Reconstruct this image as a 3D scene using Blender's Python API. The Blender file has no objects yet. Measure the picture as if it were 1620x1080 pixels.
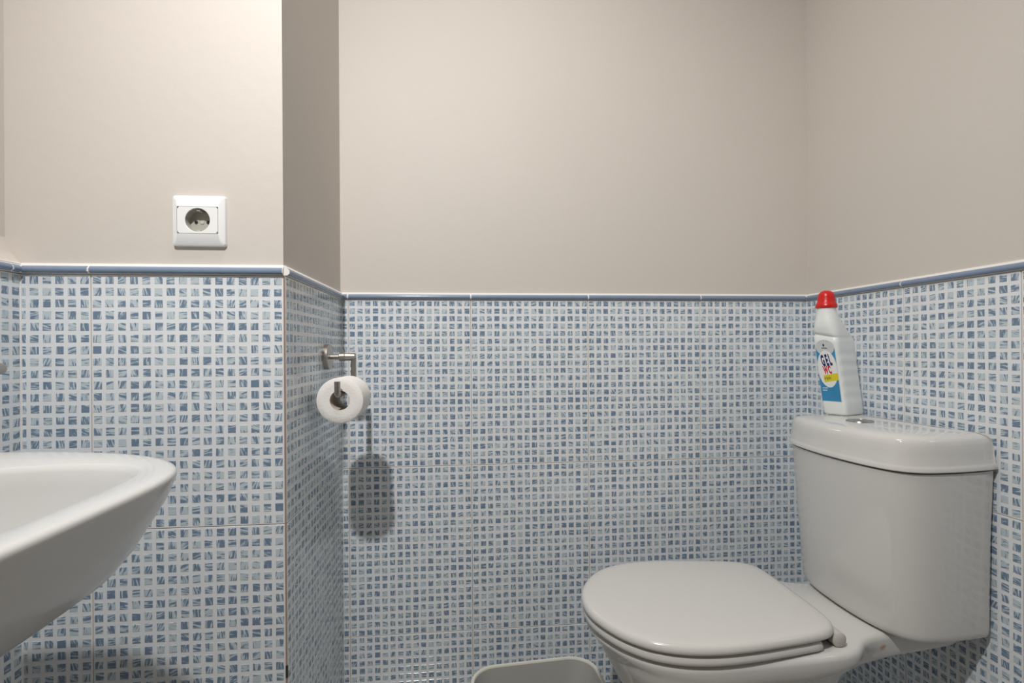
import bpy, bmesh, math, random
from mathutils import Vector, Matrix

S = bpy.context.scene
COL = S.collection
HC = 0.92                      # camera height above the floor

# ------------------------------------------------------------------ camera
YAW, ROLL, F, CY = 0.096, -0.00628, 801.0, 553.67
cd = bpy.data.cameras.new('camera')
cam = bpy.data.objects.new('camera', cd)
COL.objects.link(cam)
cd.sensor_width = 36.0
cd.lens = F / 1620 * 36.0
cd.shift_y = (CY - 540) / 1620
cd.clip_start = 0.01
cam.matrix_world = (Matrix.Translation((0, 0, HC)) @ Matrix.Rotation(-YAW, 4, 'Z')
                    @ Matrix.Rotation(math.pi / 2, 4, 'X') @ Matrix.Rotation(ROLL, 4, 'Z'))
S.camera = cam

# ------------------------------------------------------------------ light
w = bpy.data.worlds.new('world')
S.world = w
w.use_nodes = True
w.node_tree.nodes['Background'].inputs[0].default_value = (1.0, 0.97, 0.93, 1)
w.node_tree.nodes['Background'].inputs[1].default_value = 0.05

ld = bpy.data.lights.new('ceiling_bulb', 'SPOT')
ld.energy = 72.0
ld.spot_size = math.radians(116)
ld.spot_blend = 1.0
ld.color = (1.0, 0.985, 0.965)
ld.shadow_soft_size = 0.028
lo = bpy.data.objects.new('ceiling_bulb', ld)
lo.location = (-0.278, -0.04, 2.03)
lo.rotation_euler = Vector((.54, 1.31, -1.40)).to_track_quat('-Z', 'Y').to_euler()
COL.objects.link(lo)

pd = bpy.data.lights.new('overhead_fill', 'AREA')  # added fill light to lift the shadows, no real fixture there
pd.shape = 'SQUARE'
pd.size = 0.45
pd.energy = 6.5
pd.color = (1.0, 0.975, 0.94)
pl = bpy.data.objects.new('overhead_fill', pd)
pl.location = (0.0, 0.45, 2.495)
COL.objects.link(pl)

vs = S.view_settings
vs.view_transform = 'Standard'
vs.look = 'None'
vs.gamma = 1.0
vs.exposure = 0.0
vs.use_curve_mapping = False

# ------------------------------------------------------------------ helpers
def link(o, parent=None):
    COL.objects.link(o)
    if parent is not None:
        o.parent = parent
    return o

def tag(o, label, cat, group=None, kind=None):
    if label: o['label'] = label
    if cat: o['category'] = cat
    if group: o['group'] = group
    if kind: o['kind'] = kind
    return o

def mesh(name, verts, faces, mats, smooth=False, midx=None, autosmooth=None):
    me = bpy.data.meshes.new(name)
    me.from_pydata([tuple(v) for v in verts], [], faces)
    for m in (mats if isinstance(mats, (list, tuple)) else [mats]):
        me.materials.append(m)
    if midx:
        me.polygons.foreach_set('material_index', midx)
    bm = bmesh.new(); bm.from_mesh(me)
    bmesh.ops.recalc_face_normals(bm, faces=bm.faces)
    bm.to_mesh(me); bm.free()
    if smooth:
        me.polygons.foreach_set('use_smooth', [True] * len(me.polygons))
        if autosmooth:
            me.set_sharp_from_angle(angle=math.radians(autosmooth))
    me.update()
    return me

def obj(name, me, parent=None, loc=(0, 0, 0), rz=0.0):
    o = bpy.data.objects.new(name, me)
    o.location = loc
    o.rotation_euler = (0, 0, rz)
    return link(o, parent)

def empty(name, loc):
    o = bpy.data.objects.new(name, None)
    o.location = loc
    o.empty_display_size = 0.05
    return link(o)

def box_data(x0, x1, y0, y1, z0, z1):
    v = [(x0, y0, z0), (x1, y0, z0), (x1, y1, z0), (x0, y1, z0),
         (x0, y0, z1), (x1, y0, z1), (x1, y1, z1), (x0, y1, z1)]
    f = [(0, 3, 2, 1), (4, 5, 6, 7), (0, 1, 5, 4), (1, 2, 6, 5), (2, 3, 7, 6), (3, 0, 4, 7)]
    return v, f

def bevel_box(name, x0, x1, y0, y1, z0, z1, r, mat, seg=2):
    bm = bmesh.new()
    v, f = box_data(x0, x1, y0, y1, z0, z1)
    bv = [bm.verts.new(p) for p in v]
    for q in f: bm.faces.new([bv[i] for i in q])
    bmesh.ops.bevel(bm, geom=list(bm.edges), offset=r, segments=seg, affect='EDGES', profile=0.6)
    bmesh.ops.recalc_face_normals(bm, faces=bm.faces)
    me = bpy.data.meshes.new(name); bm.to_mesh(me); bm.free()
    me.materials.append(mat)
    me.polygons.foreach_set('use_smooth', [True] * len(me.polygons))
    me.set_sharp_from_angle(angle=math.radians(50))
    return me

def loft(rings, cap0=True, cap1=True, closed=False):
    """rings: equal-length lists of 3D points, joined in order."""
    n = len(rings[0])
    v = [p for r in rings for p in r]
    f = []
    m = len(rings)
    for i in range(m if closed else m - 1):
        a, b = i * n, ((i + 1) % m) * n
        for k in range(n):
            f.append((a + k, a + (k + 1) % n, b + (k + 1) % n, b + k))
    def fan(base, ring):
        f.append(tuple(base + k for k in range(n)))
    if not closed:
        if cap0: fan(0, rings[0])
        if cap1: fan((m - 1) * n, rings[-1])
    return v, f

def catmull(pts, n):
    """open Catmull-Rom through 2D pts, resampled to n points by arc length."""
    P = [Vector(p) for p in pts]
    P = [P[0] * 2 - P[1]] + P + [P[-1] * 2 - P[-2]]
    dense = []
    for i in range(1, len(P) - 2):
        for k in range(24):
            t = k / 24
            a, b, c, d = P[i - 1], P[i], P[i + 1], P[i + 2]
            dense.append(0.5 * ((2 * b) + (c - a) * t + (2 * a - 5 * b + 4 * c - d) * t * t
                                + (3 * b - a - 3 * c + d) * t ** 3))
    dense.append(P[-2])
    return resample(dense, n)

def resample(dense, n):
    L = [0.0]
    for i in range(1, len(dense)): L.append(L[-1] + (dense[i] - dense[i - 1]).length)
    out, j = [], 0
    for k in range(n):
        s = L[-1] * k / (n - 1)
        while j < len(L) - 2 and L[j + 1] < s: j += 1
        d = L[j + 1] - L[j]
        t = 0 if d == 0 else (s - L[j]) / d
        out.append(dense[j].lerp(dense[j + 1], min(max(t, 0), 1)))
    return out

def inset(o, d):
    """move a closed 2D outline inwards by d along its normals."""
    n = len(o)
    area = sum(o[i].x * o[(i + 1) % n].y - o[(i + 1) % n].x * o[i].y for i in range(n))
    sg = 1 if area > 0 else -1
    out = []
    for i in range(n):
        t = o[(i + 1) % n] - o[i - 1]
        if t.length < 1e-9: out.append(o[i].copy()); continue
        t.normalize()
        out.append(o[i] + Vector((-t.y, t.x)) * (d * sg))
    return out

def shrink(o, k, c):
    c = Vector(c)
    return [c + (p - c) * k for p in o]

def at(o, z): return [(p.x, p.y, z) for p in o]

def tube(path, r, n=16, caps=True):
    """round tube along a 3D polyline"""
    P = [Vector(p) for p in path]
    rings = []
    up = Vector((0, 0, 1))
    t0 = (P[1] - P[0]).normalized()
    nrm = t0.cross(up)
    if nrm.length < 1e-4: nrm = t0.cross(Vector((1, 0, 0)))
    nrm.normalize()
    for i, p in enumerate(P):
        t = (P[min(i + 1, len(P) - 1)] - P[max(i - 1, 0)]).normalized()
        nrm = (nrm - t * nrm.dot(t)).normalized()
        b = t.cross(nrm)
        rr = r[i] if isinstance(r, (list, tuple)) else r
        rings.append([tuple(p + (nrm * math.cos(a) + b * math.sin(a)) * rr)
                      for a in (2 * math.pi * k / n for k in range(n))])
    return loft(rings, caps, caps)

def lathe(profile, origin, axis, n=40):
    """profile: (distance along axis, radius) pairs; a closed end needs radius ~0"""
    ax = Vector(axis).normalized()
    u = ax.cross(Vector((0, 0, 1)))
    if u.length < 1e-4: u = ax.cross(Vector((0, 1, 0)))
    u.normalize(); w_ = ax.cross(u)
    O = Vector(origin)
    rings = [[tuple(O + ax * d + (u * math.cos(a) + w_ * math.sin(a)) * max(r, 1e-5))
              for a in (2 * math.pi * k / n for k in range(n))] for d, r in profile]
    return loft(rings, True, True)

# ------------------------------------------------------------------ materials
def mat(name, col, rough=0.5, metal=0.0, bump=0.0, bscale=60.0, var=0.0, vscale=3.0, spec=0.5, coat=0.0):
    m = bpy.data.materials.new(name)
    m.use_nodes = True
    nt = m.node_tree; N = nt.nodes; K = nt.links
    b = N['Principled BSDF']
    b.inputs['Base Color'].default_value = (*col, 1)
    b.inputs['Roughness'].default_value = rough
    b.inputs['Metallic'].default_value = metal
    b.inputs['Specular IOR Level'].default_value = spec
    if coat: b.inputs['Coat Weight'].default_value = coat; b.inputs['Coat Roughness'].default_value = 0.05
    if bump or var:
        tc = N.new('ShaderNodeTexCoord')
    if bump:
        n = N.new('ShaderNodeTexNoise'); n.inputs['Scale'].default_value = bscale
        n.inputs['Detail'].default_value = 3
        K.new(tc.outputs['Object'], n.inputs['Vector'])
        bp = N.new('ShaderNodeBump'); bp.inputs['Strength'].default_value = bump
        bp.inputs['Distance'].default_value = 0.002
        K.new(n.outputs[0], bp.inputs['Height']); K.new(bp.outputs[0], b.inputs['Normal'])
    if var:
        n2 = N.new('ShaderNodeTexNoise'); n2.inputs['Scale'].default_value = vscale
        n2.inputs['Detail'].default_value = 4
        K.new(tc.outputs['Object'], n2.inputs['Vector'])
        mx = N.new('ShaderNodeMix'); mx.data_type = 'RGBA'
        mx.inputs[6].default_value = (*[c * (1 - var) for c in col], 1)
        mx.inputs[7].default_value = (*[min(1, c * (1 + var)) for c in col], 1)
        K.new(n2.outputs[0], mx.inputs[0]); K.new(mx.outputs[2], b.inputs['Base Color'])
    return m

M = {}
M['paint'] = mat('cream_paint', (0.615, 0.573, 0.525), 0.55, bump=0.25, bscale=45, var=0.025, vscale=5, spec=0.3)
M['ceiling'] = mat('ceiling_paint', (0.84, 0.82, 0.78), 0.8)
M['floor'] = mat('floor_tile', (0.40, 0.39, 0.37), 0.35, var=0.1)
M['glaze'] = mat('white_tile_glaze', (0.78, 0.81, 0.835), 0.16, var=0.02, vscale=30)
M['grout'] = mat('beige_grout', (0.55, 0.46, 0.37), 0.9, var=0.2, vscale=25)
M['caulk'] = mat('white_grout', (0.82, 0.80, 0.78), 0.7)
M['trim'] = mat('blue_trim_glaze', (0.215, 0.28, 0.39), 0.2, var=0.08, vscale=40)
M['corner'] = mat('brown_grout', (0.34, 0.22, 0.16), 0.9, var=0.3, vscale=12)
M['ceramic'] = mat('white_sanitaryware', (0.65, 0.642, 0.62), 0.06, spec=0.5)
M['basin'] = mat('basin_ceramic', (0.65, 0.65, 0.64), 0.14)
M['seat'] = mat('white_seat_plastic', (0.655, 0.642, 0.615), 0.14)
M['hinge'] = mat('hinge_plastic', (0.55, 0.53, 0.49), 0.3)
M['chrome'] = mat('chrome', (0.40, 0.40, 0.385), 0.24, metal=1.0)
M['steel'] = mat('brushed_steel', (0.47, 0.44, 0.40), 0.36, metal=1.0)
M['plastic'] = mat('white_socket_plastic', (0.84, 0.85, 0.85), 0.28)
M['recess'] = mat('shaded_socket_recess', (0.45, 0.44, 0.39), 0.4)  # shade inside the socket is put into this grey-beige colour
M['dark'] = mat('dark_hole', (0.015, 0.015, 0.013), 0.8)
M['paper'] = mat('tissue_paper', (0.87, 0.85, 0.82), 0.95, bump=0.3, bscale=220, spec=0.1)
M['card'] = mat('core_card', (0.62, 0.56, 0.49), 0.9, spec=0.1)
M['bottle'] = mat('white_bottle_plastic', (0.80, 0.83, 0.82), 0.3)
M['red'] = mat('red_cap_plastic', (0.62, 0.012, 0.010), 0.3)
M['bin'] = mat('bin_plastic', (0.66, 0.65, 0.57), 0.4)
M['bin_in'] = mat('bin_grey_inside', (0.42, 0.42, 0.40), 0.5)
M['lab_blue'] = mat('label_blue', (0.045, 0.26, 0.48), 0.35, var=0.25, vscale=30)
M['lab_white'] = mat('label_white', (0.82, 0.82, 0.81), 0.35)
M['lab_grey'] = mat('label_grey', (0.58, 0.61, 0.62), 0.35)
M['lab_yellow'] = mat('label_yellow', (0.72, 0.62, 0.03), 0.35)
M['ink_navy'] = mat('ink_navy', (0.018, 0.018, 0.14), 0.4)
M['ink_red'] = mat('ink_red', (0.60, 0.015, 0.035), 0.4)
M['ink_dark'] = mat('ink_dark', (0.05, 0.06, 0.07), 0.4)
M['ink_pale'] = mat('ink_pale', (0.50, 0.66, 0.76), 0.4)

PITCH_X, PITCH_Z = 0.3 / 16, 0.41475 / 22

def mosaic_material():
    """printed brush strokes: every little square gets its own stroke direction and density"""
    m = bpy.data.materials.new('mosaic_print')
    m.use_nodes = True
    nt = m.node_tree; N = nt.nodes; K = nt.links
    b = N['Principled BSDF']
    b.inputs['Roughness'].default_value = 0.16
    tc = N.new('ShaderNodeTexCoord')
    sc = N.new('ShaderNodeVectorMath'); sc.operation = 'MULTIPLY'
    sc.inputs[1].default_value = (1 / PITCH_X, 0, 1 / PITCH_Z)
    K.new(tc.outputs['Object'], sc.inputs[0])
    fl = N.new('ShaderNodeVectorMath'); fl.operation = 'FLOOR'; K.new(sc.outputs[0], fl.inputs[0])
    fr = N.new('ShaderNodeVectorMath'); fr.operation = 'SUBTRACT'
    K.new(sc.outputs[0], fr.inputs[0]); K.new(fl.outputs[0], fr.inputs[1])
    ce = N.new('ShaderNodeVectorMath'); ce.operation = 'SUBTRACT'; ce.inputs[1].default_value = (.5, 0, .5)
    K.new(fr.outputs[0], ce.inputs[0])
    oi = N.new('ShaderNodeObjectInfo')
    sd = N.new('ShaderNodeMath'); sd.operation = 'MULTIPLY'; sd.inputs[1].default_value = 3
    K.new(oi.outputs['Random'], sd.inputs[0])
    sf = N.new('ShaderNodeMath'); sf.operation = 'FLOOR'; K.new(sd.outputs[0], sf.inputs[0])
    cy = N.new('ShaderNodeCombineXYZ'); K.new(sf.outputs[0], cy.inputs['Y'])
    cs = N.new('ShaderNodeVectorMath'); cs.operation = 'ADD'
    K.new(fl.outputs[0], cs.inputs[0]); K.new(cy.outputs[0], cs.inputs[1])
    wn = N.new('ShaderNodeTexWhiteNoise'); wn.noise_dimensions = '3D'; K.new(cs.outputs[0], wn.inputs['Vector'])
    se = N.new('ShaderNodeSeparateColor'); K.new(wn.outputs['Color'], se.inputs[0])
    # checkerboard of upright / lying strokes, jittered
    sx = N.new('ShaderNodeSeparateXYZ'); K.new(fl.outputs[0], sx.inputs[0])
    ad = N.new('ShaderNodeMath'); ad.operation = 'ADD'; K.new(sx.outputs['X'], ad.inputs[0]); K.new(sx.outputs['Z'], ad.inputs[1])
    par = N.new('ShaderNodeMath'); par.operation = 'PINGPONG'; par.inputs[1].default_value = 1; K.new(ad.outputs[0], par.inputs[0])
    a1 = N.new('ShaderNodeMath'); a1.operation = 'MULTIPLY'; a1.inputs[1].default_value = math.pi / 2; K.new(par.outputs[0], a1.inputs[0])
    a2 = N.new('ShaderNodeMath'); a2.operation = 'MULTIPLY_ADD'; a2.inputs[1].default_value = 0.8; a2.inputs[2].default_value = -0.40
    K.new(se.outputs[0], a2.inputs[0])
    an = N.new('ShaderNodeMath'); an.operation = 'ADD'; K.new(a1.outputs[0], an.inputs[0]); K.new(a2.outputs[0], an.inputs[1])
    ro = N.new('ShaderNodeVectorRotate'); ro.rotation_type = 'Y_AXIS'
    K.new(ce.outputs[0], ro.inputs['Vector']); K.new(an.outputs[0], ro.inputs['Angle'])
    st = N.new('ShaderNodeVectorMath'); st.operation = 'MULTIPLY'; st.inputs[1].default_value = (6.6, 1, 1.0)
    K.new(ro.outputs[0], st.inputs[0])
    of = N.new('ShaderNodeVectorMath'); of.operation = 'MULTIPLY_ADD'
    of.inputs[1].default_value = (7.31, 11.7, 9.13)
    K.new(cs.outputs[0], of.inputs[0]); K.new(st.outputs[0], of.inputs[2])
    nz = N.new('ShaderNodeTexNoise'); nz.inputs['Scale'].default_value = 1.0; nz.inputs['Detail'].default_value = 2.0
    nz.inputs['Distortion'].default_value = 0.4
    K.new(of.outputs[0], nz.inputs['Vector'])
    dn = N.new('ShaderNodeMath'); dn.operation = 'MULTIPLY_ADD'; dn.inputs[1].default_value = 0.17; dn.inputs[2].default_value = -0.103
    K.new(se.outputs[1], dn.inputs[0])
    sm = N.new('ShaderNodeMath'); sm.operation = 'ADD'; K.new(nz.outputs[0], sm.inputs[0]); K.new(dn.outputs[0], sm.inputs[1])
    cr = N.new('ShaderNodeValToRGB')
    e = cr.color_ramp.elements
    e[0].position = 0.435; e[0].color = (0.54, 0.62, 0.665, 1)
    e[1].position = 0.535; e[1].color = (0.172, 0.245, 0.34, 1)
    k = e.new(0.485); k.color = (0.33, 0.42, 0.49, 1)
    K.new(sm.outputs[0], cr.inputs[0])
    K.new(cr.outputs[0], b.inputs['Base Color'])
    return m
M['mosaic'] = mosaic_material()

# pan ceramic with a small rust stain on the side of its shelf
def rust_ceramic(p, r):
    m = M['ceramic'].copy(); m.name = 'pan_ceramic'
    nt = m.node_tree; N = nt.nodes; K = nt.links
    g = N.new('ShaderNodeNewGeometry')
    d = N.new('ShaderNodeVectorMath'); d.operation = 'DISTANCE'; d.inputs[1].default_value = p
    K.new(g.outputs['Position'], d.inputs[0])
    n = N.new('ShaderNodeTexNoise'); n.inputs['Scale'].default_value = 160
    K.new(g.outputs['Position'], n.inputs['Vector'])
    a = N.new('ShaderNodeMath'); a.operation = 'MULTIPLY_ADD'; a.inputs[1].default_value = r * 1.2
    K.new(n.outputs[0], a.inputs[0]); K.new(d.outputs['Value'], a.inputs[2])
    mr = N.new('ShaderNodeMapRange'); mr.inputs['From Min'].default_value = r * 1.1; mr.inputs['From Max'].default_value = r * 2.0
    mr.inputs['To Min'].default_value = 0.75; mr.inputs['To Max'].default_value = 0
    K.new(a.outputs[0], mr.inputs['Value'])
    mx = N.new('ShaderNodeMix'); mx.data_type = 'RGBA'
    mx.inputs[6].default_value = N['Principled BSDF'].inputs['Base Color'].default_value
    mx.inputs[7].default_value = (0.42, 0.22, 0.08, 1)
    K.new(mr.outputs[0], mx.inputs[0]); K.new(mx.outputs[2], N['Principled BSDF'].inputs['Base Color'])
    return m

# ------------------------------------------------------------------ room shell
W, H = 0.3, 0.41475
ZT = HC + 0.1267               # top of the tiling
ZB = HC + 0.1407               # top of the blue edge trim
CEIL = 2.5
XC, XL, XR = -0.2958, -0.702, 0.919      # tile faces: column return, left, right
YF, YB = 0.879, 1.276                    # tile faces: socket wall, back wall
REAR = -0.85
T = 0.004

def slab(name, x0, x1, y0, y1, z0, z1, m, label, cat):
    v, f = box_data(x0, x1, y0, y1, z0, z1)
    o = obj(name, mesh(name, v, f, m))
    o['kind'] = 'structure'
    if label: o['label'] = label; o['category'] = cat
    return o

wall_back = slab('wall_back', XC - T - 0.1, XR + T + 0.1, YB + T, YB + T + 0.1, 0, CEIL, M['paint'],
                 'cream painted back wall behind the toilet with blue mosaic tiles below', 'wall')
wall_right = slab('wall_right', XR + T, XR + T + 0.1, REAR, YB + T, 0, CEIL, M['paint'],
                  'cream painted right wall behind the cistern with blue mosaic tiles below', 'wall')
PX, PZ, PYW = -0.4305, HC + .2155, YF + T          # power socket centre on the wall
def wall_with_box(name, x0, x1, y0, y1, z0, z1, hx, hz, hr, depth, m):
    V, Fc = [], []
    for b in ((x0, hx - hr, y0, y1, z0, z1), (hx + hr, x1, y0, y1, z0, z1), (hx - hr, hx + hr, y0, y1, z0, hz - hr),
              (hx - hr, hx + hr, y0, y1, hz + hr, z1), (hx - hr, hx + hr, y0 + depth, y1, hz - hr, hz + hr)):
        v, f = box_data(*b)
        k = len(V); V += v; Fc += [tuple(i + k for i in q) for q in f]
    return obj(name, mesh(name, V, Fc, m))
wall_front = wall_with_box('wall_front', XL - 0.126, XC - T, YF + T, YF + T + 0.1, 0, CEIL, PX, PZ, .026, .04, M['paint'])
tag(wall_front, 'cream painted wall that carries the power socket with blue mosaic tiles below', 'wall', kind='structure')
wall_return = slab('wall_return', XC - T - 0.1, XC - T, YF + T + 0.1, YB + T, 0, CEIL, M['paint'],
                   'narrow return wall that carries the paper holder with blue mosaic tiles below', 'wall')
wall_left = slab('wall_left', XL - 0.026 - 0.1, XL - 0.026, REAR, YF + T, 0, CEIL, M['paint'],
                 'cream painted left wall beside the basin with blue mosaic tiles below', 'wall')
wall_rear = slab('wall_rear', XL - 0.126, XR + T + 0.1, REAR - 0.1, REAR, 0, CEIL, M['paint'], 'painted wall behind the viewer', 'wall')
floor = slab('floor', XL - 0.126, XR + T + 0.1, REAR - 0.1, YB + T + 0.1, -0.1, 0, M['floor'], 'grey floor under the toilet', 'floor')
ceiling = slab('ceiling', XL - 0.126, XR + T + 0.1, REAR - 0.1, YB + T + 0.1, CEIL, CEIL + 0.1, M['ceiling'], 'white ceiling above the room', 'ceiling')

door_1 = empty('door_1', (.40, REAR, 0))
door_1['kind'] = 'structure'; tag(door_1, 'brown wooden door behind the viewer', 'door')
M['wood'] = mat('brown_wood', (0.30, 0.15, 0.065), 0.4, var=0.25, vscale=8)
v, f = box_data(-.42, .42, .001, .036, .005, 2.03)
obj('leaf', mesh('leaf', v, f, M['wood']), door_1)
for a, b, c, d in ((-.49, -.42, 0, 2.10), (.42, .49, 0, 2.10), (-.42, .42, 2.03, 2.10)):
    obj('door_frame', bevel_box('door_frame', a, b, .001, .05, c, d, .003, M['wood']), door_1)

# ---- tiles: a glazed slab with a child mesh of raised printed squares
_cache = {}
def tile_meshes(u0, u1, v0, v1):
    key = (round(u0, 3), round(u1, 3), round(v0, 3), round(v1, 3))
    if key in _cache: return _cache[key]
    g = 0.0008
    x0, x1 = u0 * PITCH_X + g, u1 * PITCH_X - g
    z0, z1 = v0 * PITCH_Z + g, v1 * PITCH_Z - g
    c = 0.0004
    # slab: front face at y=0 with a small chamfer, back at y=0.003
    v = [(x0 + c, 0, z0 + c), (x1 - c, 0, z0 + c), (x1 - c, 0, z1 - c), (x0 + c, 0, z1 - c),
         (x0, c, z0), (x1, c, z0), (x1, c, z1), (x0, c, z1),
         (x0, .003, z0), (x1, .003, z0), (x1, .003, z1), (x0, .003, z1)]
    f = [(0, 1, 2, 3), (0, 4, 5, 1), (1, 5, 6, 2), (2, 6, 7, 3), (3, 7, 4, 0),
         (4, 8, 9, 5), (5, 9, 10, 6), (6, 10, 11, 7), (7, 11, 8, 4), (8, 11, 10, 9)]
    sl = mesh('tile', v, f, M['glaze'])
    rnd = random.Random(11)
    V, Fc = [], []
    for i in range(16):
        for j in range(22):
            jit = [rnd.uniform(-.03, .03) for _ in range(4)]
            a0, a1 = i + .165 + jit[0], i + .835 + jit[1]
            b0, b1 = j + .165 + jit[2], j + .835 + jit[3]
            a0, a1 = max(a0, u0 + .08), min(a1, u1 - .08)
            b0, b1 = max(b0, v0 + .08), min(b1, v1 - .08)
            if a1 - a0 < .08 or b1 - b0 < .08: continue
            X0, X1, Z0, Z1 = a0 * PITCH_X, a1 * PITCH_X, b0 * PITCH_Z, b1 * PITCH_Z
            q, h = 0.0005, -0.0004
            k = len(V)
            V += [(X0, 0.0001, Z0), (X1, 0.0001, Z0), (X1, 0.0001, Z1), (X0, 0.0001, Z1),
                  (X0 + q, h, Z0 + q), (X1 - q, h, Z0 + q), (X1 - q, h, Z1 - q), (X0 + q, h, Z1 - q)]
            Fc += [(k + 4, k + 5, k + 6, k + 7), (k, k + 1, k + 5, k + 4), (k + 1, k + 2, k + 6, k + 5),
                   (k + 2, k + 3, k + 7, k + 6), (k + 3, k, k + 4, k + 7)]
    me = bpy.data.meshes.new('mosaic')
    me.from_pydata(V, [], Fc); me.materials.append(M['mosaic']); me.update()
    _cache[key] = (sl, me)
    return _cache[key]

ROWS = [(ZT - H, 0, 22), (ZT - 2 * H, 0, 22), (ZT - 3 * H, (3 * H - ZT) / PITCH_Z, 22)]

def place(kind, s, z):
    """point at distance s along a wall (left to right as seen), on the tile face"""
    return {'back': (s, YB, z), 'front': (s, YF, z), 'return': (XC, s, z), 'left': (XL, s, z),
            'right': (XR, -s, z)}[kind], {'back': 0, 'front': 0, 'return': math.pi / 2, 'left': math.pi / 2,
                                          'right': -math.pi / 2}[kind]

def tile_wall(wall, kind, spans, lo_, hi_, trims, depth):
    """spans: (position of the tile's own left edge, first column, last column)"""
    for s, u0, u1 in spans:
        for z, v0, v1 in ROWS:
            sl, mo = tile_meshes(u0, u1, v0, v1)
            p, r = place(kind, s, z)
            t = obj('tile', sl, wall, p, r)
            m = obj('mosaic', mo, t); m['kind'] = 'stuff'
    # grout bed seen in the joints
    v, f = box_data(lo_, hi_, 0.0012, depth, 0, ZT + 0.0005)
    p, r = place(kind, 0, 0)
    obj('grout', mesh('grout', v, f, M['grout']), wall, p, r)
    # white grout between and above the trim pieces
    prof = [(depth, ZT + .0005), (-.003, ZT + .0008), (-.0068, ZT + .004), (-.0068, ZT + .009), (-.003, ZB - .0015), (.0005, ZB + .0035), (depth, ZB + .0035)]
    V = [(lo_, y, z) for y, z in prof] + [(hi_, y, z) for y, z in prof]
    n = len(prof)
    Fc = [(i, (i + 1) % n, n + (i + 1) % n, n + i) for i in range(n)] + [tuple(range(n)), tuple(range(2 * n - 1, n - 1, -1))]
    obj('trim_grout', mesh('trim_grout', V, Fc, M['caulk']), wall, p, r)
    for a, b in trims:
        prof = [(.003, ZT + .001)]
        for k in range(9):
            an = -math.pi / 2 + math.pi * k / 8
            prof.append((-.0005 - .0075 * math.cos(an) ** .8 if abs(math.cos(an)) > 1e-6 else -.0005,
                         (ZT + ZB) / 2 + .0062 * math.sin(an)))
        prof.append((.003, ZB - .001))
        n = len(prof)
        g = .0018
        V = [(a + g, y, z) for y, z in prof] + [(b - g, y, z) for y, z in prof]
        Fc = [(i, (i + 1) % n, n + (i + 1) % n, n + i) for i in range(n)] + [tuple(range(n)), tuple(range(2 * n - 1, n - 1, -1))]
        obj('edge_trim', mesh('edge_trim', V, Fc, M['trim'], smooth=True, autosmooth=40), wall, p, r)

x0 = -0.2805
bs = [(x0 + k * W, 0, 16) for k in range(3)] + [(x0 + 3 * W, 0, 16 - (x0 + 4 * W - XR) / PITCH_X)]
tile_wall(wall_back, 'back', [(x0 - W, 16 - (x0 - XC) / PITCH_X, 16)] + bs, XC, XR,
          [(XC, x0)] + [(x0 + k * W, x0 + (k + 1) * W) for k in range(3)] + [(x0 + 3 * W, XR - .006)], T)
# right wall: s runs from the far corner (s = -YB) towards the viewer
yr = 0.9775
tile_wall(wall_right, 'right', [(-yr - W, 16 - (YB - yr) / PITCH_X if YB - yr < W else 0, 16), (-yr, 0, 12), (-yr + .75 * W, 0, 16)] +
          [(-yr + 1.75 * W + k * W, 0, 16) for k in range(2)], -YB, -yr + 3.75 * W,
          [(-YB + .006, -yr), (-yr, -yr + W), (-yr + W, -yr + 2 * W), (-yr + 2 * W, -yr + 3 * W)], T)
xf = -0.598
tile_wall(wall_front, 'front', [(xf - W, 16 - (xf - XL) / PITCH_X, 16), (xf, 0, 16 - (xf + W - XC - .0022) / PITCH_X if xf + W > XC else 16)],
          XL, XC - .002, [(XL + .004, xf), (xf, XC - .001)], T)
tile_wall(wall_return, 'return', [(YF + .0015, 0, 16), (YF + .0015 + W, 0, (YB - YF - .0015 - W) / PITCH_X)],
          YF + .001, YB, [(YF + .001, YF + W), (YF + W, YB - .006)], T)
tile_wall(wall_left, 'left', [(YF - W * (k + 1), 0, 16) for k in range(3)], YF - 3 * W, YF,
          [(YF - .022, YF - .006), (YF - .022 - W, YF - .022), (YF - .022 - 2 * W, YF - .022 - W)], 0.026)
# brown grout down the outer corner, with a chipped hole near the bottom
v, f = box_data(XC - .0030, XC - .0006, YF - .0002 + .0006, YF + .0025, 0, ZT)
obj('corner_grout', mesh('corner_grout', v, f, M['corner']), wall_return)
v, f = box_data(XC - .0028, XC + .0003, YF - .0004, YF + .002, HC - .545, HC - .525)
obj('chip', mesh('chip', v, f, M['dark']), wall_return)
# light grout beads in the inner corners
for wl, x, y in ((wall_left, XL, YF), (wall_back, XR, YB), (wall_back, XC, YB)):
    v, f = box_data(x - .0012, x + .0012, y - .0012, y + .0012, 0, ZT)
    obj('corner_bead', mesh('corner_bead', v, f, M['caulk']), wl)
# plaster fillet over the thick left tiling, running into the corner
prof = [(XL - .026, ZB + .003), (XL + .002, ZB + .001), (XL - .010, ZB + .010), (XL - .020, ZB + .024), (XL - .026, ZB + .045)]
n = len(prof)
V = [(x, YF - .9, z) for x, z in prof] + [(x, YF + T, z) for x, z in prof]
Fc = [(i, (i + 1) % n, n + (i + 1) % n, n + i) for i in range(n)] + [tuple(range(n)), tuple(range(2 * n - 1, n - 1, -1))]
obj('plaster_fillet', mesh('plaster_fillet', V, Fc, M['paint'], smooth=True, autosmooth=60), wall_left)

# ------------------------------------------------------------------ toilet
TY = 0.937
NH = 48                                   # points per half outline

def mirror(half):
    """closed outline from a half outline (x, half-width), front apex first"""
    up = [Vector((p.x, TY + p.y)) for p in half]
    dn = [Vector((p.x, TY - p.y)) for p in half]
    return up + dn[::-1][0:] if half[0].y > 1e-6 else up + dn[::-1][:-1]

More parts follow.
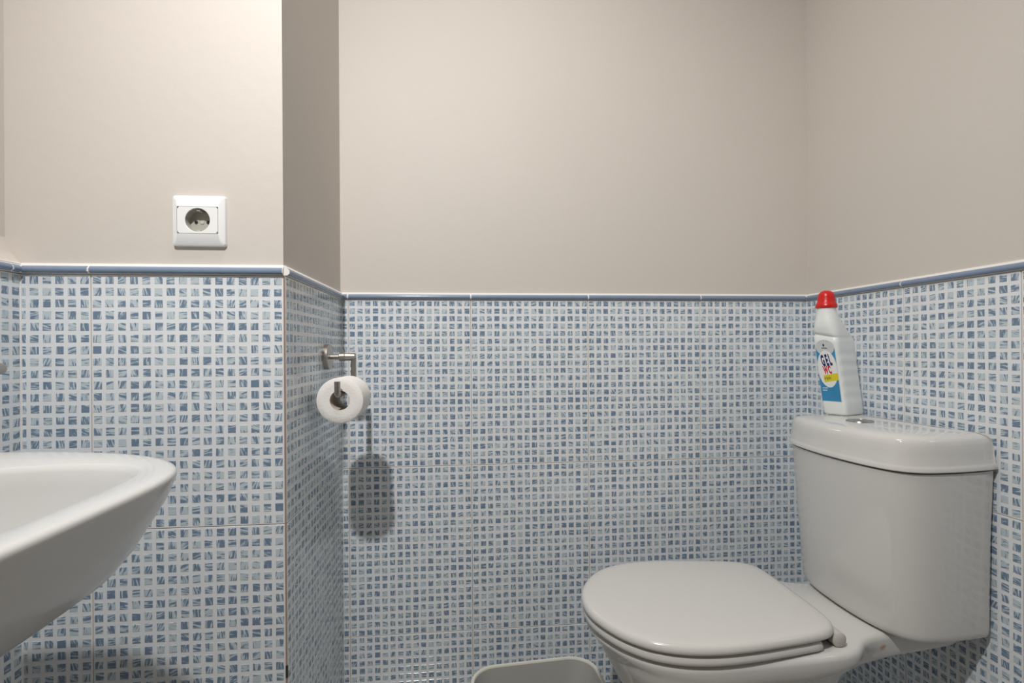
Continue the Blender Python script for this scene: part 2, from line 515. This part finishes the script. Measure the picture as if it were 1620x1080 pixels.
def outline(pts, n=NH):
    h = catmull(pts, n)
    h[0].y = 0
    for p in h: p.y = max(p.y, 0)
    if h[-1].y < 1e-6:
        return [Vector((p.x, TY + p.y)) for p in h] + [Vector((p.x, TY - p.y)) for p in h[-2:0:-1]]
    return [Vector((p.x, TY + p.y)) for p in h] + [Vector((p.x, TY - p.y)) for p in h[::-1][:-1]]

toilet = empty('toilet', (0.6, TY, 0))
tag(toilet, 'white close-coupled toilet with its lid closed in the corner under the bottle', 'toilet')
TP = Vector((0.6, TY, 0))
def tpart(name, vf, m, parent=toilet, smooth=True, ang=45):
    v, f = vf
    v = [Vector(p) - TP for p in v]
    return obj(name, mesh(name, v, f, m, smooth=smooth, autosmooth=ang), parent)

def Z(r): return HC + r

# seat lid and seat ring
seat_pts = [(.222, 0), (.2245, .028), (.232, .055), (.2455, .083), (.266, .113), (.299, .142), (.345, .161), (.40, .1685),
            (.46, .166), (.53, .157), (.585, .148), (.613, .1395), (.631, .123), (.640, .098), (.6425, .05), (.643, 0)]
so = outline(seat_pts)
rings = [at(shrink(so, .94, (.44, TY)), Z(-.4895)), at(inset(so, .003), Z(-.4890)), at(inset(so, .0005), Z(-.487)), at(so, Z(-.483)), at(inset(so, .0012), Z(-.4785)),
         at(inset(so, .0045), Z(-.4748)), at(inset(so, .009), Z(-.4732)), at(shrink(inset(so, .009), .93, (.44, TY)), Z(-.4720)), at(shrink(inset(so, .009), .6, (.44, TY)), Z(-.4708))]
tpart('lid', loft(rings), M['seat'])
ring_pts = [(.2245, 0), (.227, .028), (.2345, .054), (.248, .082), (.2685, .1115), (.301, .1400), (.346, .159), (.40, .1665),
            (.46, .164), (.53, .155), (.575, .1478), (.596, .143), (.6035, .130), (.606, .09), (.607, 0)]
ro = outline(ring_pts)
rings = [at(shrink(ro, .92, (.42, TY)), Z(-.5085)), at(inset(ro, .004), Z(-.508)), at(inset(ro, .0005), Z(-.505)), at(ro, Z(-.500)),
         at(inset(ro, .002), Z(-.4945)), at(inset(ro, .006), Z(-.492)), at(shrink(ro, .92, (.42, TY)), Z(-.4905))]
# inner opening of the ring: go down again inside
rings += [at(shrink(ro, .72, (.42, TY)), Z(-.4905)), at(shrink(ro, .70, (.42, TY)), Z(-.495)), at(shrink(ro, .70, (.42, TY)), Z(-.506)), at(shrink(ro, .72, (.42, TY)), Z(-.5085))]
tpart('seat', loft(rings, closed=True), M['seat'])
for sgn in (-1, 1):
    yc = TY + sgn * .112
    prof = [(-.022, .001), (-.022, .009), (-.019, .0125), (.019, .0125), (.022, .009), (.022, .001)]
    h = tpart('hinge', lathe(prof, (.6355, yc, Z(-.4975)), (0, 1, 0), 28), M['hinge'])
    h['label'] = 'greyish seat hinge'

# pan
pan_pts = [(.2305, 0), (.233, .028), (.241, .055), (.2545, .081), (.275, .110), (.306, .138), (.35, .156), (.40, .1625),
           (.46, .161), (.53, .157), (.585, .1545), (.630, .1500), (.658, .1430), (.677, .132), (.692, .120), (.710, .110), (.735, .1035), (.78, .101), (.893, .100), (.900, .094), (.9, 0)]
po = outline(pan_pts, 72)
def pan_ring(z, a, b, sc, k, hw):
    """a..b: x range, sc: width scale of the rim outline, k: blend to an ellipse of half width hw"""
    out = []
    for p in po:
        t = (p.x - .2305) / (.9 - .2305)
        x = a + (b - a) * t
        y = (p.y - TY) * sc
        e = hw * math.sqrt(max(0, 1 - (2 * t - 1) ** 2)) * (1 if p.y >= TY else -1)
        if abs(p.y - TY) < 1e-6: e = 0
        out.append(Vector((x, TY + y * (1 - k) + e * k)))
    return at(out, z)
rings = [at(inset(po, .009), Z(-.5100)), at(inset(po, .005), Z(-.5115)), at(inset(po, .001), Z(-.5155)), at(po, Z(-.521)),
         pan_ring(Z(-.532), .241, .895, .992, 0, .1), pan_ring(Z(-.540), .246, .88, .985, 0, .1),
         pan_ring(Z(-.547), .249, .84, .975, .02, .14), pan_ring(Z(-.556), .254, .785, .95, .06, .14),
         pan_ring(Z(-.570), .262, .735, .92, .14, .14), pan_ring(Z(-.590), .273, .705, .88, .3, .138), pan_ring(Z(-.63), .295, .69, .82, .55, .13),
         pan_ring(Z(-.68), .325, .685, .75, .8, .115), pan_ring(Z(-.75), .365, .69, .7, 1, .098), pan_ring(Z(-.83), .385, .70, .7, 1, .092),
         pan_ring(Z(-.895), .375, .715, .7, 1, .100), pan_ring(Z(-.92), .365, .725, .7, 1, .108)]
tpart('pan', loft(rings), rust_ceramic((.742, .838, Z(-.533)), .006), ang=60)

# cistern: bowed front, flat back against the tiles
def tank_outline(pts): return outline(pts, 56)
tk_b = tank_outline([(.727, 0), (.7285, .04), (.733, .076), (.741, .106), (.754, .1295), (.775, .1445), (.80, .149), (.84, .149), (.898, .1435), (.905, .139), (.908, .13), (.908, 0)])
tk_t = tank_outline([(.7105, 0), (.7127, .05), (.7185, .092), (.729, .1255), (.744, .1455), (.767, .1572), (.80, .160), (.85, .1572), (.900, .1493), (.907, .143), (.910, .134), (.910, 0)])
def mixo(a, b, t): return [p.lerp(q, t) for p, q in zip(a, b)]
rings = [at(inset(tk_b, .014), Z(-.5083)), at(inset(tk_b, .008), Z(-.5070)), at(inset(tk_b, .0032), Z(-.5035)), at(inset(tk_b, .0008), Z(-.498)), at(tk_b, Z(-.491))]
for i in range(1, 9):
    rings.append(at(mixo(tk_b, tk_t, i / 8), Z(-.491 + (.491 - .2135) * i / 8)))
tpart('cistern', loft(rings), M['ceramic'])
ld_o = tank_outline([(.7055, 0), (.708, .05), (.7145, .096), (.726, .132), (.742, .152), (.766, .1625), (.80, .1645), (.85, .1615), (.904, .153), (.911, .148), (.914, .138), (.914, 0)])
lc = (.83, TY)
l2 = inset(ld_o, .011)
rings = [at(inset(ld_o, .0015), Z(-.2105)), at(ld_o, Z(-.209)), at(inset(ld_o, .0002), Z(-.2035)), at(inset(ld_o, .0015), Z(-.2015)),
         at(inset(ld_o, .0026), Z(-.198)), at(inset(ld_o, .0048), Z(-.178)), at(inset(ld_o, .0062), Z(-.167)), at(inset(ld_o, .0082), Z(-.1605)), at(l2, Z(-.1560)),
         at(shrink(l2, .965, lc), Z(-.1527)), at(shrink(l2, .91, lc), Z(-.1503)), at(shrink(l2, .80, lc), Z(-.1487)), at(shrink(l2, .6, lc), Z(-.1482))]
tlid = tpart('cistern_lid', loft(rings), M['ceramic'])
BC = (.7985, .953)
btn = tpart('flush_button', lathe([(-.006, .001), (-.006, .0238), (.0005, .0242), (.0018, .0232), (.0018, .0215), (.0008, .0208), (.0008, .001)], (BC[0], BC[1], Z(-.1482)), (0, 0, 1), 40), M['chrome'])
btn['label'] = 'round chrome flush button'
def half_disc(r, z0, z1, sgn, gap, n=20):
    o = [Vector((BC[0] + sgn * (gap + 0), BC[1] - math.sqrt(r * r - gap * gap)))]
    a0 = math.asin(math.sqrt(r * r - gap * gap) / r)
    o = [Vector((BC[0] + sgn * r * math.cos(a), BC[1] + r * math.sin(a))) for a in (-a0 + 2 * a0 * k / n for k in range(n + 1))]
    return loft([at(o, z0), at(inset(o, .0001), z1 - .0004), at(inset(o, .0006), z1)], True, True)
for sgn, gap in ((-1, .0006), (1, .0006)):
    tpart('button_half', half_disc(.0202, Z(-.1478), Z(-.1466), sgn, gap), M['chrome'], btn)
bolt = tpart('bolt', lathe([(0, .001), (0, .006), (.018, .006), (.018, .001)], (.757, .8525, Z(-.562)), (0, 0, 1), 12), M['dark'])
bolt['label'] = 'dark fixing bolt under the cistern'

# ------------------------------------------------------------------ wash basin
SY = 0.36
basin = empty('wash_basin', (-0.5, SY, 0))
tag(basin, 'white ceramic wash basin on the left wall with a rounded front', 'basin')
def sink_outline(pts, n=60):
    h = catmull(pts, n)
    h[0].y = 0
    return [Vector((p.x, SY + p.y)) for p in h] + [Vector((p.x, SY - p.y)) for p in h[::-1][:-1 if True else None]]
rim_o = sink_outline([(-.279, 0), (-.2795, .05), (-.2803, .10), (-.2815, .14), (-.286, .17), (-.297, .2035), (-.325, .2395), (-.361, .267), (-.402, .288),
                      (-.447, .302), (-.49, .313), (-.53, .316), (-.58, .316), (-.64, .310), (-.69, .302), (-.699, .295), (-.7015, .28), (-.7015, 0)])
rim_o = rim_o[:-1] if (rim_o[-1] - rim_o[0]).length < 1e-6 else rim_o
in_o = sink_outline([(-.312, 0), (-.3115, .05), (-.3125, .10), (-.316, .15), (-.324, .182), (-.340, .206), (-.370, .222), (-.41, .229), (-.46, .222), (-.51, .200), (-.545, .150), (-.555, .09), (-.557, 0)])
in_o = in_o[:-1] if (in_o[-1] - in_o[0]).length < 1e-6 else in_o
def by_angle(o, c, n=120):
    c = Vector(c)
    A = []
    dense = []
    for i in range(len(o)):
        for k in range(8): dense.append(o[i].lerp(o[(i + 1) % len(o)], k / 8))
    dense.sort(key=lambda p: math.atan2(p.y - c.y, p.x - c.x))
    ang = [math.atan2(p.y - c.y, p.x - c.x) for p in dense]
    import bisect
    out = []
    for k in range(n):
        a = -math.pi + 2 * math.pi * (k + .5) / n
        j = bisect.bisect(ang, a)
        p, q = dense[j - 1], dense[j % len(dense)]
        a0, a1 = ang[j - 1], ang[j % len(dense)]
        if a1 < a0: a1 += 2 * math.pi
        if a < a0: a += 2 * math.pi
        out.append(p.lerp(q, min(1, max(0, (a - a0) / max(a1 - a0, 1e-9)))))
    return out
rim_o = [Vector((max(p.x, -.690), p.y)) for p in rim_o]
def relax(o, times):
    for _ in range(times):
        o = [o[i] * .5 + (o[i - 1] + o[(i + 1) % len(o)]) * .25 for i in range(len(o))]
    return o
rim_o = relax(by_angle(rim_o, (-.45, SY), 200), 14)
in_o = relax(by_angle(in_o, (-.45, SY), 200), 14)
def sring(o, z, ax, ay, cx=-.69, k=1.0):
    """shrink towards the wall (cx) and towards the axis"""
    return [(cx + (p.x - cx) * ax, SY + (p.y - SY) * ay, z) for p in o]
bw = [at(inset(rim_o, .014), Z(-.1196)), at(inset(rim_o, .0065), Z(-.1196)), at(inset(rim_o, .0020), Z(-.1208)), at(inset(rim_o, .0002), Z(-.1235)), at(inset(rim_o, .0002), Z(-.127))]
for z, ax, ay in [(-.138, .990, .994), (-.15, .978, .987), (-.17, .95, .97), (-.195, .915, .945), (-.215, .877, .917), (-.235, .81, .87), (-.255, .725, .81), (-.275, .645, .745),
                  (-.295, .56, .68), (-.32, .45, .58), (-.345, .325, .47), (-.36, .21, .33), (-.366, .10, .18)]:
    bw.append(sring(rim_o, Z(z), ax, ay))
inner = []
cxi = -.44
cxb = -.557
for z, kx, ky in [(-.1196, 1.02, 1.02), (-.1213, 1.0, 1.0), (-.127, .99, .985), (-.142, .968, .975), (-.165, .94, .955), (-.19, .90, .93), (-.213, .825, .885), (-.232, .72, .82),
                  (-.247, .60, .73), (-.26, .46, .59), (-.268, .30, .40), (-.271, .12, .16)]:
    inner.append([(cxb + (p.x - cxb) * kx + .02 * (1 - kx), SY + (p.y - SY) * ky, Z(z)) for p in in_o])
rings = bw[::-1] + inner
SP = Vector((-0.5, SY, 0))
v, f = loft(rings, True, True)
obj('bowl', mesh('bowl', [Vector(p) - SP for p in v], f, M['basin'], smooth=True, autosmooth=60), basin)
v, f = lathe([(0, .001), (0, .021), (.003, .021), (.004, .018), (.0025, .012), (.0025, .001)], (-.527, SY, Z(-.2718)), (0, 0, 1), 28)
obj('drain', mesh('drain', [Vector(p) - SP for p in v], f, M['chrome'], smooth=True, autosmooth=40), basin)
# pedestal hidden below the bowl
ped = [[(-.64 + a * math.cos(t), SY + a * 0.9 * math.sin(t), z) for t in (2 * math.pi * k / 32 for k in range(32))]
       for z, a in [(0, .06), (.02, .058), (.10, .05), (.35, .047), (.57, .05)]]
v, f = loft(ped)
obj('pedestal', mesh('pedestal', [Vector(p) - SP for p in v], f, M['basin'], smooth=True, autosmooth=50), basin)

# ------------------------------------------------------------------ power socket
socket = empty('power_socket', (PX, PYW, PZ))
tag(socket, 'white square power socket on the cream wall above the blue trim', 'socket')
def rrect(w_, h_, r, n=6):
    o = []
    for cx, cz, a0 in ((w_ - r, h_ - r, 0), (-w_ + r, h_ - r, 90), (-w_ + r, -h_ + r, 180), (w_ - r, -h_ + r, 270)):
        for k in range(n + 1):
            a = math.radians(a0 + 90 * k / n)
            o.append((cx + r * math.cos(a), cz + r * math.sin(a)))
    return o
def rr(w_, h_, r, y): return [(x, y, z) for x, z in rrect(w_, h_, r)]
hw = .0415
rings = [rr(.0322, .0222, .0012, 0), rr(hw, hw, .004, 0), rr(hw, hw, .004, -.004), rr(hw - .001, hw - .001, .004, -.0065), rr(hw - .006, hw - .006, .0035, -.0095),
         rr(hw - .0095, hw - .0185, .002, -.0112), rr(.0322, .0222, .0012, -.0114), rr(.0322, .0222, .0012, -.004)]
v, f = loft(rings, False, False)
obj('frame', mesh('frame', v, f, M['plastic'], smooth=True, autosmooth=25), socket)
# insert with a round recess
n = 48
R = .0192
def circ(r, y, cz=0): return [(r * math.cos(2 * math.pi * k / n), y, cz + r * math.sin(2 * math.pi * k / n)) for k in range(n)]
def sq(w_, h_, y):
    o = []
    for k in range(n):
        a = 2 * math.pi * k / n
        c_, s_ = math.cos(a), math.sin(a)
        t = min(w_ / abs(c_) if abs(c_) > 1e-6 else 9, h_ / abs(s_) if abs(s_) > 1e-6 else 9)
        o.append((c_ * t, y, s_ * t))
    return o
rings = [sq(.0313, .0216, -.0042), sq(.0316, .0219, -.0105), sq(.0312, .0215, -.0117), circ(R + .0008, -.0117), circ(R, -.0112)]
v, f = loft(rings, False, False)
obj('insert', mesh('insert', v, f, M['plastic'], smooth=True, autosmooth=30), socket)
FL = .0045
rings = [circ(R + .0002, -.0113), circ(R - .0003, FL)]
v, f = loft(rings, False, False)
v2 = circ(R - .0003, FL)
k0 = len(v); v += v2 + [(0, FL, 0)]
f += [(k0 + i, k0 + (i + 1) % n, k0 + n) for i in range(n)]
rec = obj('recess', mesh('recess', v, f, M['recess'], smooth=True, autosmooth=40), socket)
rec['label'] = 'round recess with its shade painted grey beige'
def disc(name, x, z, r, y, m, depth=.0008):
    v, f = lathe([(0, .0001), (0, r), (depth, r), (depth, .0001)], (x, y, z), (0, -1, 0), 20)
    return obj(name, mesh(name, v, f, m), socket)
for x in (-.0095, .0095):
    disc('pin_hole', x, 0, .0026, FL - .0001, M['dark'])['label'] = 'dark round pin hole'
disc('screw', 0, 0, .0030, FL - .0001, M['hinge'])['label'] = 'dull grey centre screw'
for sz in (1, -1):
    me = bevel_box('ground_clip', -.0030, .0030, -.0085, FL - .0003, (sz * .0170) - .0016, (sz * .0170) + .0016, .0006, M['hinge'])
    obj('ground_clip', me, socket)['label'] = 'small metal ground clip'

# ------------------------------------------------------------------ paper holder and roll
HX, HY, HZ = XC, 1.126, Z(-.0122)
holder = empty('paper_holder', (HX, HY, HZ))
tag(holder, 'brushed steel paper holder on the narrow return wall', 'paper holder')
PXH = 0.0590                               # stand-off of the hook from the wall
def hp(name, vf, m=M['steel'], parent=holder, ang=35):
    return obj(name, mesh(name, vf[0], vf[1], m, smooth=True, autosmooth=ang), parent)
hp('wall_flange', lathe([(0, .001), (0, .0275), (.009, .0275), (.0105, .0262), (.0105, .001)], (0, 0, 0), (1, 0, 0), 48))
hp('post', lathe([(.0105, .001), (.0105, .0052), (.032, .0052), (.032, .001)], (0, 0, 0), (1, 0, 0), 24))
hp('collar', lathe([(.029, .001), (.029, .0085), (.030, .0098), (.0405, .0098), (.0415, .0090), (.0425, .0086), (.062, .0086), (.0632, .0076), (.0632, .001)], (0, 0, 0), (1, 0, 0), 32))
rod_z, front_y = -.0705, .982 - HY
path = [(PXH, 0, -.001)]
def arc(c, u, w_, r, n=7): return [tuple(Vector(c) + Vector(u) * r * math.cos(a) + Vector(w_) * r * math.sin(a)) for a in (math.pi / 2 * k / n for k in range(n + 1))]
rb = .006
path += [(PXH, 0, -.03)]
path += arc((PXH, -rb, rod_z + rb), (0, 1, 0), (0, 0, -1), rb)
path += arc((PXH, front_y + rb, rod_z + rb), (0, 0, -1), (0, -1, 0), rb)
path += [(PXH, front_y, rod_z + .014), (PXH, front_y, rod_z + .0255)]
hp('hook_rod', tube(path, .0056, 18), ang=50)

RX, RZ = HX + PXH, HZ + rod_z - .0056 - .0005          # rod rests on the top of the core
r_in, r_out = .0185, .0438
rc = HZ + rod_z + .0056 + .0008 - r_in
roll = empty('toilet_roll', (RX, 1.041, rc))
tag(roll, 'white toilet paper roll hanging on the steel holder', 'toilet roll')
y0, y1 = -.041, .041
def ann(pro):
    n_ = 64
    return loft([[(r * math.cos(2 * math.pi * k / n_), y, r * math.sin(2 * math.pi * k / n_)) for k in range(n_)] for y, r in pro], closed=True)
v, f = ann([(y0, r_in + .0006), (y0 - .0002, .030), (y0, r_out - .0012), (y0 + .001, r_out), (y1 - .001, r_out), (y1, r_out - .0012), (y1, r_in + .0006)])
obj('paper', mesh('paper', v, f, M['paper'], smooth=True, autosmooth=40), roll)
v, f = ann([(y0 + .0006, r_in), (y1 - .0006, r_in), (y1 - .0006, r_in + .0005), (y0 + .0006, r_in + .0005)])
obj('core', mesh('core', v, f, M['card'], smooth=True, autosmooth=40), roll)['label'] = 'grey brown cardboard core'

# ------------------------------------------------------------------ towel rail on the left wall
rail = empty('towel_rail', (XL, .60, Z(-.021)))
tag(rail, 'brushed steel rail end on the left wall above the basin', 'towel rail')
v, f = tube([(.075, -.30, 0), (.075, .148, 0), (.075, .154, 0), (.075, .1575, 0), (.075, .159, 0)], [.0085, .0085, .0072, .0045, .001], 24)
obj('bar', mesh('bar', v, f, M['steel'], smooth=True, autosmooth=50), rail)
for yy in (-.27, .06):
    v, f = lathe([(0, .001), (0, .02), (.006, .02), (.007, .0065), (.07, .0065), (.07, .001)], (0, yy, 0), (1, 0, 0), 28)
    obj('bracket', mesh('bracket', v, f, M['steel'], smooth=True, autosmooth=40), rail)

# ------------------------------------------------------------------ waste bin
binr = empty('waste_bin', (.155, 1.03, 0))
tag(binr, 'pale plastic open waste bin on the floor beside the toilet', 'bin')
def binring(a, b, r, z): return [(x, y, z) for x, y in rrect(a, b, r, 8)]
hb = HC - .700
A, B_ = .1405, .105
rings = [binring(A - .035, B_ - .03, .05, .0), binring(A - .033, B_ - .028, .05, .004), binring(A - .006, B_ - .006, .055, hb - .014), binring(A - .004, B_ - .004, .055, hb - .012),
         binring(A, B_, .058, hb - .010), binring(A, B_, .058, hb - .002), binring(A - .0012, B_ - .0012, .057, hb), binring(A - .0065, B_ - .0065, .053, hb - .0003), binring(A - .0078, B_ - .0078, .052, hb - .003)]
v, f = loft(rings, True, False)
obj('shell', mesh('shell', v, f, M['bin'], smooth=True, autosmooth=40), binr, rz=math.radians(4.5))
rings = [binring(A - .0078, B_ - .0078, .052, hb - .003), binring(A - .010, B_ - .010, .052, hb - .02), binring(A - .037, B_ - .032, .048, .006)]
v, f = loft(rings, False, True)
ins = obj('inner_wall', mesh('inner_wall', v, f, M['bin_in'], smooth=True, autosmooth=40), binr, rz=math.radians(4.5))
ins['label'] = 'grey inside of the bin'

# ------------------------------------------------------------------ gel bottle on the cistern
fd, sd_ = Vector((.43, -.903, 0)), Vector((.903, .43, 0))
BB = Vector((.853, 1.064, Z(-.1484)))
BH = .18
def BP(a, b, h):
    k = h / BH
    lean = (-fd * .010 - sd_ * .024) * min(k, 1.15)
    return fd * a + sd_ * b + lean + Vector((0, 0, h))
bottle = empty('cleaner_bottle', BB)
tag(bottle, 'white toilet gel bottle with red cap standing on the cistern lid', 'bottle')
NB = 48
def sect(h, a, b, cb, p, ca=0.0, rib=0.0, tilt=0.0):
    """superellipse section: half sizes a, b; centre offset (ca, cb); power p"""
    o = []
    for k in range(NB):
        t = 2 * math.pi * k / NB
        c_, s_ = math.cos(t), math.sin(t)
        x = a * math.copysign(abs(c_) ** (2 / p), c_)
        y = b * math.copysign(abs(s_) ** (2 / p), s_)
        if rib and abs(s_) < .75: x -= math.copysign(rib, x)
        o.append(tuple(BP(ca + x, cb + y, h - tilt * x)))
    return o
ha, hb_ = .0262, .0395
rings = [sect(0, ha - .005, hb_ - .005, 0, 5), sect(.0012, ha - .0015, hb_ - .0015, 0, 6), sect(.005, ha, hb_, 0, 7), sect(.028, ha, hb_, 0, 8)]
for i in range(21):
    h = .032 + .118 * i / 20
    rib = .0009 if i % 4 in (1, 2) else 0.0
    rings.append(sect(h, ha, hb_, 0, 8, 0, rib))
rings += [sect(.158, ha, hb_, 0, 8), sect(.171, ha, hb_, 0, 7, 0, 0, .12), sect(.1765, ha - .0010, hb_ - .0020, .0014, 6, 0, 0, .2), sect(.1795, ha - .0004, hb_ - .0012, -.0018, 5, 0, 0, .22), sect(.1845, ha - .0002, hb_ - .003, -.0042, 4.2, 0, 0, .2),
          sect(.192, ha - .001, .0335, -.0087, 3.4, 0, 0, .12), sect(.200, ha - .002, .0298, -.0122, 3), sect(.209, ha - .0035, .0262, -.0150, 2.6), sect(.218, .0212, .0230, -.0172, 2.3),
          sect(.226, .0192, .0203, -.0195, 2.1), sect(.233, .0182, .0186, -.0208, 2), sect(.248, .0178, .0178, -.0212, 2)]
v, f = loft(rings, True, True)
obj('body', mesh('body', v, f, M['bottle'], smooth=True, autosmooth=55), bottle)
cb = -.0212
def crow(h, r, p=2): return sect(h, r, r, cb, p)
rings = [crow(.2375, .0175), crow(.2375, .0205), crow(.2395, .0214), crow(.2425, .0213), crow(.2465, .0200), crow(.2500, .0180), crow(.253, .0171), crow(.263, .0166), crow(.2665, .0160), crow(.2705, .0138), crow(.2738, .0105), crow(.2758, .0065), crow(.2764, .002)]
v, f = loft(rings, True, True)
obj('cap', mesh('cap', v, f, M['red'], smooth=True, autosmooth=40), bottle)['label'] = 'red flared screw cap'

# label on the narrow face: layered print shapes
LV, LF, LM = [], [], []
lm = [M['lab_blue'], M['lab_white'], M['lab_grey'], M['lab_yellow'], M['ink_dark'], M['ink_pale']]
def patch(poly, layer, mi):
    k = len(LV)
    off = -hb_ - .0003 - .00012 * layer
    for a, h in poly: LV.append(tuple(BP(a, off, h)))
    LF.append(tuple(range(k, k + len(poly)))); LM.append(mi)
def clip_ellipse(ca, ch, ra, rh, amin, amax, n=40):
    return [(min(max(ca + ra * math.cos(2 * math.pi * k / n), amin), amax), ch + rh * math.sin(2 * math.pi * k / n)) for k in range(n)]
aL, aR = -.0215, .0185
patch([(aL, .031), (aR, .031), (aR, .147), (aR - .004, .1545), (aL + .004, .1545), (aL, .147)], 0, 0)
patch(clip_ellipse(-.0015, .150, .0195, .0170, aL, aR), 1, 2)
patch(clip_ellipse(-.0015, .1025, .0205, .041, aL + .0002, aR - .0002), 2, 1)
def band(a0, h0, a1, h1, t): return [(a0, h0), (a1, h1), (a1, h1 + t), (a0, h0 + t)]
patch(band(-.0115, .0725, .0187, .0785, .0155), 3, 3)
# print too small to read: a dark line under the emblem, two pale lines at the bottom
patch(band(-.0085, .1478, .0035, .1474, .0018), 3, 4)
for hh, ww in ((.0585, .0115), (.0535, .0095)):
    patch(band(-.0175, hh, -.0175 + ww, hh + .0003, .0024), 3, 5)
label = obj('label', mesh('label', LV, LF, lm, midx=LM), bottle)
label['label'] = 'printed blue, white and yellow front label'

def text(body, size, ca, ch, rot, layer, m, sx=1.0, bold=0.0, shear=0.0, spc=1.0):
    cu = bpy.data.curves.new('text', 'FONT')
    cu.body = body; cu.size = size; cu.align_x = 'CENTER'; cu.align_y = 'CENTER'
    cu.offset = bold; cu.space_character = spc; cu.resolution_u = 4; cu.shear = shear
    to = bpy.data.objects.new('text', cu)
    me0 = bpy.data.meshes.new_from_object(to)
    V = []
    ca_, sa_ = math.cos(rot), math.sin(rot)
    off = -hb_ - .0003 - .00012 * layer
    for p in me0.vertices:
        x, z = p.co.x * sx, p.co.y
        V.append(tuple(BP(ca + x * ca_ - z * sa_, off, ch + x * sa_ + z * ca_)))
    F_ = [tuple(p.vertices) for p in me0.polygons]
    bpy.data.objects.remove(to); bpy.data.meshes.remove(me0); bpy.data.curves.remove(cu)
    return obj('lettering', mesh('lettering', V, F_, m), label)
text('GEL', .033, -.0018, .1205, .16, 4, M['ink_navy'], .30, .0016, 0, 1.42)['label'] = 'navy word GEL'
text('WC', .0235, -.0018, .0993, .16, 4, M['ink_red'], .36, .0013, 0, 1.25)['label'] = 'red word WC'
text('triple', .0095, -.0040, .0822, .14, 5, M['ink_dark'], .7, 0, .2)['label'] = 'small dark script on the yellow band'
text('\u25C6', .008, -.0035, .1545, 0, 5, M['ink_dark'], .6)['label'] = 'tiny dark emblem'
